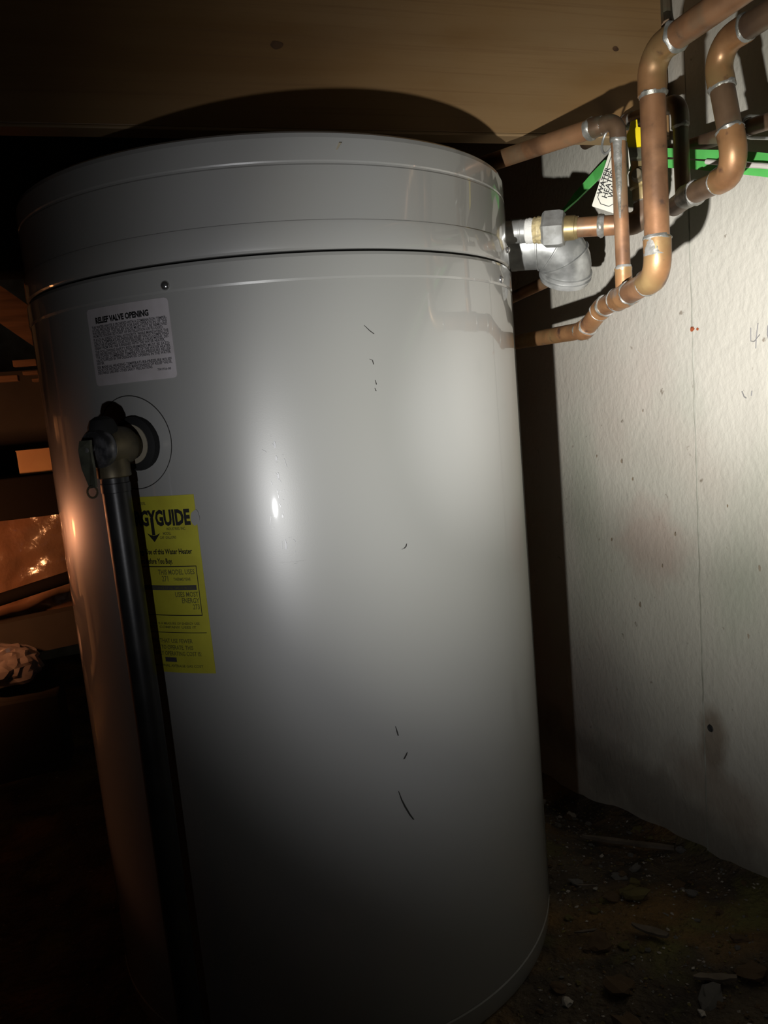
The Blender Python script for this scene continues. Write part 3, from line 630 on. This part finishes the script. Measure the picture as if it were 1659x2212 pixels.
# --- white paper tag hung on a wire loop
tg = thing('paper_tag', 'white tag with black lettering hanging beside the small riser', 'tag', (0.4975, 0.7085, 0.908))
tA, tB = V((0.4975, 0.7046, 0.9010)), V((0.4785, 0.7158, 0.8453))
tz = (tA-tB).normalized(); tx = V((0.5100, 0.7082, 0.8282))-tB; tx = (tx-tz*tx.dot(tz)).normalized(); tn = tx.cross(tz)
if tn.y > 0: tn = -tn
hw, hh = 0.0126, 0.0340
tc = tB+tx*hw+tz*hh
def tp(a, c, lift=0.0): return tc+tx*a+tz*c+tn*lift
outl = [(-hw, -hh+0.001), (-hw+0.001, -hh), (hw-0.001, -hh), (hw, -hh+0.001), (hw, hh-0.020), (hw-0.011, hh), (-hw+0.008, hh), (-hw, hh-0.008)]
b = BM(); f0 = [b.verts.new(tp(a, c, 0)) for a, c in outl]; f1 = [b.verts.new(tp(a, c, 0.0005)) for a, c in outl]
b.faces.new(f0[::-1]); b.faces.new(f1)
for k in range(len(outl)): b.faces.new((f0[k], f0[(k+1) % len(outl)], f1[(k+1) % len(outl)], f1[k]))
card = obj('card', b, 'tag_card', tg, smooth=False)
bw, bh = hw*0.76, hh*0.86
inl = [(-bw, -bh+0.005), (-bw+0.005, -bh), (bw-0.005, -bh), (bw, -bh+0.005), (bw, bh-0.017), (bw-0.009, bh), (-bw+0.006, bh), (-bw, bh-0.006)]
b = BM()
for k in range(len(inl)):
    p, q = V((*inl[k], 0)), V((*inl[(k+1) % len(inl)], 0)); e = (q-p).normalized(); nn = V((-e.y, e.x, 0))*0.00035
    b.faces.new([b.verts.new(tp(s.x, s.y, 0.0007)) for s in (p-nn, q-nn, q+nn, p+nn)])
obj('border_line', b, 'ink', card)
its = [text('WATER', 0.0078, -0.021, 0.0052, 'LEFT', 0.016), text('HEATER', 0.0078, -0.023, -0.0008, 'LEFT', 0.016), text('WATER', 0.0078, -0.021, -0.0068, 'LEFT', 0.016), text('VALVE', 0.0078, -0.021, -0.0128, 'LEFT', 0.016)]
# the lettering reads upward along the tag
lettering(its, lambda u, v: tp(-v-0.0012, u+0.000, 0.0008), 'ink', card)
b = BM(); rc = V((0.4975, 0.7085, 0.908)); pts = [rc+V((0.003*math.sin(a), 0.0115*math.cos(a), 0.0125*math.sin(a))) for a in [2*PI*k/28 for k in range(29)]]
sweep(b, pts, 0.0013, 8, cap=False); obj('wire_loop', b, 'steel', tg)

# --- green straps and grey cable along the wall
def strap(name, label, pts, hgt, thick, material, cat, tilt=None, group=None):
    b = BM(); prev = None; n = len(pts)
    for i, p in enumerate(pts):
        p = V(p); t = (V(pts[min(i+1, n-1)])-V(pts[max(i-1, 0)])).normalized(); side = V((-1, 0, 0)); upv = side.cross(t).normalized()
        if upv.z < 0: upv = -upv
        side = (side - t*side.dot(t)).normalized(); h = hgt[i] if hasattr(hgt, '__len__') else hgt
        r = [b.verts.new(p+upv*h/2+side*thick/2), b.verts.new(p+upv*h/2-side*thick/2), b.verts.new(p-upv*h/2-side*thick/2), b.verts.new(p-upv*h/2+side*thick/2)]
        if prev:
            for k in range(4): b.faces.new((prev[k], prev[(k+1) % 4], r[(k+1) % 4], r[k]))
        else: b.faces.new(r[::-1])
        prev = r
    b.faces.new(prev)
    o = obj(name, b, material, None, smooth=False); return tag(o, label, cat, group)
strap('green_strap', 'upper of two green straps running along the concrete wall', [(0.607, 0.30, 0.738), (0.607, 0.5919, 0.8532), (0.607, 0.6192, 0.8640), (0.607, 0.6671, 0.8815), (0.607, 0.7138, 0.8970), (0.607, 0.7581, 0.9125), (0.609, 0.790, 0.9245)], 0.0090, 0.003, 'green_pvc', 'strap')
strap('green_strap', 'lower of two green straps, sloping down to the left past the tag', [(0.607, 0.30, 0.724), (0.607, 0.5921, 0.8409), (0.607, 0.6195, 0.8514), (0.607, 0.6675, 0.8691), (0.607, 0.7143, 0.8863), (0.607, 0.7586, 0.9010), (0.616, 0.800, 0.9120), (0.6320, 0.8830, 0.9349), (0.6420, 0.9240, 0.9483), (0.6420, 0.9494, 0.9416), (0.6320, 0.9812, 0.9241), (0.6220, 0.9902, 0.9122), (0.6100, 0.9961, 0.9018)],
      [0.0085]*6+[0.010, 0.0125, 0.0145, 0.0145, 0.012, 0.006, 0.004], 0.003, 'green_pvc', 'strap')
b = BM(); sweep(b, [(0.597, 0.30, 0.730), (0.597, 0.590, 0.8465), (0.597, 0.6122, 0.8548), (0.598, 0.640, 0.8640), (0.602, 0.690, 0.8820)], 0.0026, 10); tag(obj('grey_cable', b, 'grey_cable'), 'thin grey cable between the two green straps by the wall', 'cable')

# ================================================================== LEFT BACKGROUND in lamp light
def slab(name, label, cat, corners, y, depth, material, group=None):
    """board whose front outline is given as (x, z) corners at depth y"""
    b = BM(); f0 = [b.verts.new((x, y, z)) for x, z in corners]; f1 = [b.verts.new((x, y+depth, z)) for x, z in corners]
    b.faces.new(f0); b.faces.new(f1[::-1]); n = len(corners)
    for k in range(n): b.faces.new((f0[k], f1[k], f1[(k+1) % n], f0[(k+1) % n]))
    o = obj(name, b, material, None, smooth=False); return tag(o, label, cat, group)
slab('diagonal_brace', 'slanting wooden brace lit orange at the upper left', 'board', [(-0.60, 1.30), (-0.60, 1.22), (-0.14, 0.815), (-0.10, 0.86)], 1.695, 0.04, 'wood_old')
for i, (x0, x1, z, h) in enumerate(((-0.205, -0.135, 0.803, 0.013), (-0.19, -0.13, 0.783, 0.007), (-0.175, -0.125, 0.768, 0.006), (-0.25, -0.20, 0.775, 0.012))):
    b = BM(); box(b, (x0, 1.70, z-h/2), (x1, 1.73, z+h/2), 0.001); tag(obj('wood_lath', b, 'wood_old', None, smooth=False), ['uppermost thin wood lath behind the heater, widest of four', 'second thin wood lath from the top behind the heater', 'lowest short wood lath nearest the heater edge', 'stubby wood lath furthest left behind the heater'][i], 'lath', 'thin laths behind the heater')
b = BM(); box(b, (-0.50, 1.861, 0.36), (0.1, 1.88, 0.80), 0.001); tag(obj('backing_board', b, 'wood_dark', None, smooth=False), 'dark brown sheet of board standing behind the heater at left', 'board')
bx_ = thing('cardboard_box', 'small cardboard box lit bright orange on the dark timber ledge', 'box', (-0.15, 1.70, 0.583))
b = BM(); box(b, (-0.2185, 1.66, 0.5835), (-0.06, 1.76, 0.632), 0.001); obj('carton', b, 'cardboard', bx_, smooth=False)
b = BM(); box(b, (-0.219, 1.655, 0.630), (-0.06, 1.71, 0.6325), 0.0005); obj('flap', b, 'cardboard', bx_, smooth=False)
b = BM(); box(b, (-0.75, 1.64, 0.500), (0.12, 1.78, 0.582), 0.003); tag(obj('timber_ledge', b, 'near_black', None, smooth=False), 'thick dark timber lying level behind the heater at left', 'timber')
b = BM(); box(b, (-2.79, 1.60, 0.962), (XW-0.004, 1.69, wall_top-0.002), 0.003); tag(obj('blocker_joist', b, 'near_black', None, smooth=False), 'added dark joist hiding the lit back wall, parallel to the beam', 'joist')  # added to block the view of the lamplit back wall
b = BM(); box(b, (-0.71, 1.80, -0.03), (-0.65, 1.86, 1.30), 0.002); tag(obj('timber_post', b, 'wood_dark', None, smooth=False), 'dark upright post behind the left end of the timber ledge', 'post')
# crinkled polythene sheeting
def sheet(name, label, x0, x1, z0, z1, y, material, amp, seed, nx=46, nz=34, cat='plastic sheet', lean=0.0):
    b = BM(); g = []
    for i in range(nx+1):
        row = []
        for j in range(nz+1):
            x = x0+(x1-x0)*i/nx; z = z0+(z1-z0)*j/nz
            c = noise.noise(V((x*11, z*5, seed)))+0.5*abs(noise.noise(V((x*25, z*14, seed+5))))+0.35*noise.noise(V((x*48, z*40, seed+9)))
            row.append(b.verts.new((x, y+amp*c+lean*(z-z0), z)))
        g.append(row)
    for i in range(nx):
        for j in range(nz): b.faces.new((g[i][j], g[i+1][j], g[i+1][j+1], g[i][j+1]))
    o = obj(name, b, material, None, sharp=60); md = o.modifiers.new('thickness', 'SOLIDIFY'); md.thickness = 0.0008
    return tag(o, label, cat)
sheet('plastic_sheet', 'crinkled brown plastic sheeting hung below the timber ledge', -0.62, 0.04, 0.24, 0.497, 1.755, 'plastic_sheet', 0.022, 2.0)
sheet('plastic_sheet', 'added pale sheet out of view at left, mirrored in the heater', -2.4, -0.72, 0.03, 0.70, 1.82, 'reflector_sheet', 0.012, 6.0, 60, 24)  # unseen sheet added as a bright reflector for the heater's left side
for (x, lb) in ((-1.02, 'nearer the lamp'), (-1.45, 'farther from the lamp')):
    b = BM(); box(b, (x-0.02, 1.745, -0.03), (x+0.02, 1.785, wall_top-0.002), 0.002); tag(obj('reflection_stud', b, 'wood_old', None, smooth=False), 'added upright stud mirrored in the heater, ' + lb, 'stud')  # unseen posts added to put upright strips into the heater's reflection
bp = thing('black_hose', 'black hose crossing in front of the plastic sheeting at left', 'hose', (-0.25, 1.66, 0.35))
b = BM(); sweep(b, [(-0.62, 1.66, 0.262), (-0.45, 1.66, 0.302), (-0.29, 1.66, 0.343), (-0.16, 1.66, 0.368), (0.05, 1.66, 0.395)], 0.0125, 14); obj('hose_body', b, 'near_black', bp)
slab('low_plank', 'low reddish brown plank under the plastic sheeting at left', 'board', [(-0.75, 0.27), (-0.75, 0.19), (0.08, 0.236), (0.08, 0.305)], 1.68, 0.045, 'wood_dark')
b = BM(); bmesh.ops.create_icosphere(b, subdivisions=4, radius=0.05)
for v in b.verts:
    q = v.co*18; k = 1+0.35*noise.noise(q*1.0)+0.30*abs(noise.noise(q*2.6)); v.co = V((v.co.x*k*1.3, v.co.y*k, v.co.z*k*0.8))+V((-0.30, 1.62, 0.222))
tag(obj('plastic_bundle', b, 'plastic_wrap', None, sharp=20), 'crumpled bundle of clear plastic wrap at the far left edge', 'plastic wrap')
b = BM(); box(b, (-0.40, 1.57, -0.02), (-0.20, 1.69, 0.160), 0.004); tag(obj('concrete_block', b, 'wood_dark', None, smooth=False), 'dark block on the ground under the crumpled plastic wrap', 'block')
# caged work lamp, just outside the left edge
wl = thing('work_lamp', 'small warm work lamp hanging beyond the left edge', 'lamp', (-0.50, 1.36, 0.56))
b = BM(); bmesh.ops.create_uvsphere(b, u_segments=20, v_segments=12, radius=0.017, matrix=Matrix.Translation((-0.50, 1.36, 0.485))); obj('bulb', b, 'bulb_glow', wl).visible_shadow = True
b = BM(); lathe(b, (-0.50, 1.36, 0.508), (0, 0, 1), [(0, 0.013), (0.03, 0.014), (0.05, 0.011), (0.06, 0.004)], 18); obj('socket', b, 'black_pipe', wl)
b = BM(); sweep(b, [(-0.50, 1.36, 0.565), (-0.50, 1.36, 0.9), (-0.52, 1.37, wall_top-0.001)], 0.004, 8); obj('cord', b, 'black_pipe', wl)

# ================================================================== DEBRIS on the dirt floor
random.seed(11)
protos = []
for s in range(6):
    b = BM(); bmesh.ops.create_icosphere(b, subdivisions=2, radius=1.0)
    for v in b.verts:
        k = 1+0.55*noise.noise(v.co*1.2+V((s*7, 0, 0)))+0.40*noise.noise(v.co*2.4+V((0, s*5, 0))); v.co *= k; v.co.z *= 0.6
    me = bpy.data.meshes.new('stone'); b.to_mesh(me); b.free(); protos.append(me)
def stone(x, y, s, material, label, group):
    src = protos[random.randrange(6)]; key = src.name+material
    me = bpy.data.meshes.get(key)
    if me is None: me = src.copy(); me.name = key; me.materials.append(M[material])
    o = bpy.data.objects.new('stone', me); COL.objects.link(o)
    o.location = (x, y, ground(x, y)+s*0.28); o.scale = (s*random.uniform(.8, 1.4), s*random.uniform(.7, 1.1), s*random.uniform(.7, 1.0)); o.rotation_euler = (random.uniform(-.3, .3), random.uniform(-.3, .3), random.uniform(0, 6.28))
    tag(o, label, 'stone', group)
def free(x, y, s): return math.hypot(x-TX, y-TY) > 0.292+s and x < XW-0.006-s and math.hypot(x-DP.x, y-DP.y) > 0.02+s
big = [(0.545, 0.79, .016, 'stone_olive', 'broad olive stone near the wall, below the dark stain'), (0.515, 0.80, .011, 'stone_brown', 'rusty brown stone left of the olive stone'), (0.455, 0.735, .014, 'stone_brown', 'orange brown stone beside the heater base'),
       (0.475, 0.715, .008, 'stone_olive', 'small yellowish stone in front of the brown one'), (0.43, 0.66, .017, 'stone_brown', 'wide flat earthy clod close to the heater base'), (0.40, 0.60, .019, 'stone_brown', 'orange clod at the bottom edge right of the heater'), (0.50, 0.60, .013, 'stone_grey', 'grey stone near the bottom edge of the view'), (0.555, 0.60, .015, 'stone_brown', 'brown chunk at the bottom right corner')]
for (x, y, s, mt, lb) in big:
    if free(x, y, s): stone(x, y, s, mt, lb, None) if False else stone(x, y, s, mt, lb, 'larger stones on the dirt floor')
cnt = 0
while cnt < 150:
    x = random.uniform(0.30, 0.68); y = random.uniform(0.50, 1.20); s = random.choice([.0025, .003, .0035, .0045, .006, .008])
    if not free(x, y, s): continue
    mt = random.choices(['stone_brown', 'stone_olive', 'stone_grey', 'stone_pale'], [4, 3, 3, 1.6])[0]
    nm = {'stone_brown': 'small brown clod lying on the dirt between heater and wall', 'stone_olive': 'small olive pebble lying on the dirt between heater and wall', 'stone_grey': 'small grey pebble lying on the dirt between heater and wall', 'stone_pale': 'tiny pale pebble lying on the dirt between heater and wall'}[mt]
    stone(x, y, s, mt, nm, nm.replace('small ', '').replace('tiny ', '').split(' lying')[0] + 's by the wall'); cnt += 1
cnt = 0
while cnt < 46:
    x = random.uniform(-0.22, 0.20); y = random.uniform(0.40, 0.68); s = random.choice([.003, .004, .006, .008])
    if not free(x, y, s): continue
    stone(x, y, s, random.choice(['stone_grey', 'stone_pale', 'stone_pale']), 'pale pebble on the dark ground in front of the heater', 'pebbles in front of the heater'); cnt += 1
# loose grit too fine to count
b = BM(); gm = []
for k in range(3200):
    x = random.uniform(0.28, 0.685); y = random.uniform(0.42, 1.22); s = random.uniform(.0007, .0022)
    if not free(x, y, s): continue
    c = V((x, y, ground(x, y)+s*0.3)); R3 = Matrix.Rotation(random.uniform(0, 6.28), 3, 'Z')
    vs = [b.verts.new(c + R3 @ V((a*s*random.uniform(.7, 2.0), d_*s*random.uniform(.6, 1.2), e*s*random.uniform(.5, .9)))) for a, d_, e in ((1, 0, 0), (0, 1, 0), (-1, 0, 0), (0, -1, 0), (0, 0, 1), (0, 0, -1))]
    mi = random.choices((0, 1, 2, 3), (4, 3, 3, 1.2))[0]
    for (p, q) in ((0, 1), (1, 2), (2, 3), (3, 0)):
        f = b.faces.new((vs[p], vs[q], vs[4])); f.material_index = mi; f = b.faces.new((vs[q], vs[p], vs[5])); f.material_index = mi
grit = obj('grit', b, 'stone_brown', None, smooth=False)
for mm in ('stone_olive', 'stone_grey', 'stone_pale'): grit.data.materials.append(M[mm])
grit['kind'] = 'stuff'; tag(grit, 'loose grit scattered over the dirt beside the heater', 'grit')
def chip(name, label, a, c, wd, th, material='splinter', cat='wood splinter', lift=0.004, group=None):
    a, c = V(a), V(c); a.z = ground(a.x, a.y)+lift; c.z = ground(c.x, c.y)+lift; t = (c-a).normalized(); sd = t.cross(V((0, 0, 1))).normalized(); upv = sd.cross(t); b = BM(); rings = []
    for k in range(7):
        f = k/6; p = a+(c-a)*f; w_ = wd*(0.25+0.75*min(1, f*5))*(1 if f < 0.8 else 1-(f-0.8)*2.0)*(1+0.5*noise.noise(p*150)); p = p+sd*0.25*wd*noise.noise(p*60); rings.append([b.verts.new(p+sd*w_/2+upv*th/2), b.verts.new(p-sd*w_/2+upv*th/2), b.verts.new(p-sd*w_/2-upv*th/2), b.verts.new(p+sd*w_/2-upv*th/2)])
    for k in range(6):
        for j in range(4): b.faces.new((rings[k][j], rings[k][(j+1) % 4], rings[k+1][(j+1) % 4], rings[k+1][j]))
    b.faces.new(rings[0][::-1]); b.faces.new(rings[-1]); return tag(obj(name, b, material, None, smooth=False), label, cat, group)
chip('wood_stick', 'long thin weathered stick lying at the foot of the concrete wall', (0.578, 0.970, 0), (0.668, 0.868, 0), 0.007, 0.005, lift=0.008, cat='stick')
chip('wood_splinter', 'flat pale wood splinter lying on the dirt right of the heater', (0.500, 0.735, 0), (0.518, 0.690, 0), 0.010, 0.003, lift=0.010)
chip('wood_splinter', 'short thin wood chip beside the heater base', (0.435, 0.76, 0), (0.462, 0.752, 0), 0.003, 0.002, lift=0.008)
chip('wood_splinter', 'small curled wood shaving in the middle of the dirt strip', (0.49, 0.84, 0), (0.512, 0.826, 0), 0.003, 0.002, lift=0.008)
chip('wood_splinter', 'broken wood scrap near the bottom right corner', (0.50, 0.625, 0), (0.535, 0.600, 0), 0.008, 0.003, lift=0.008)
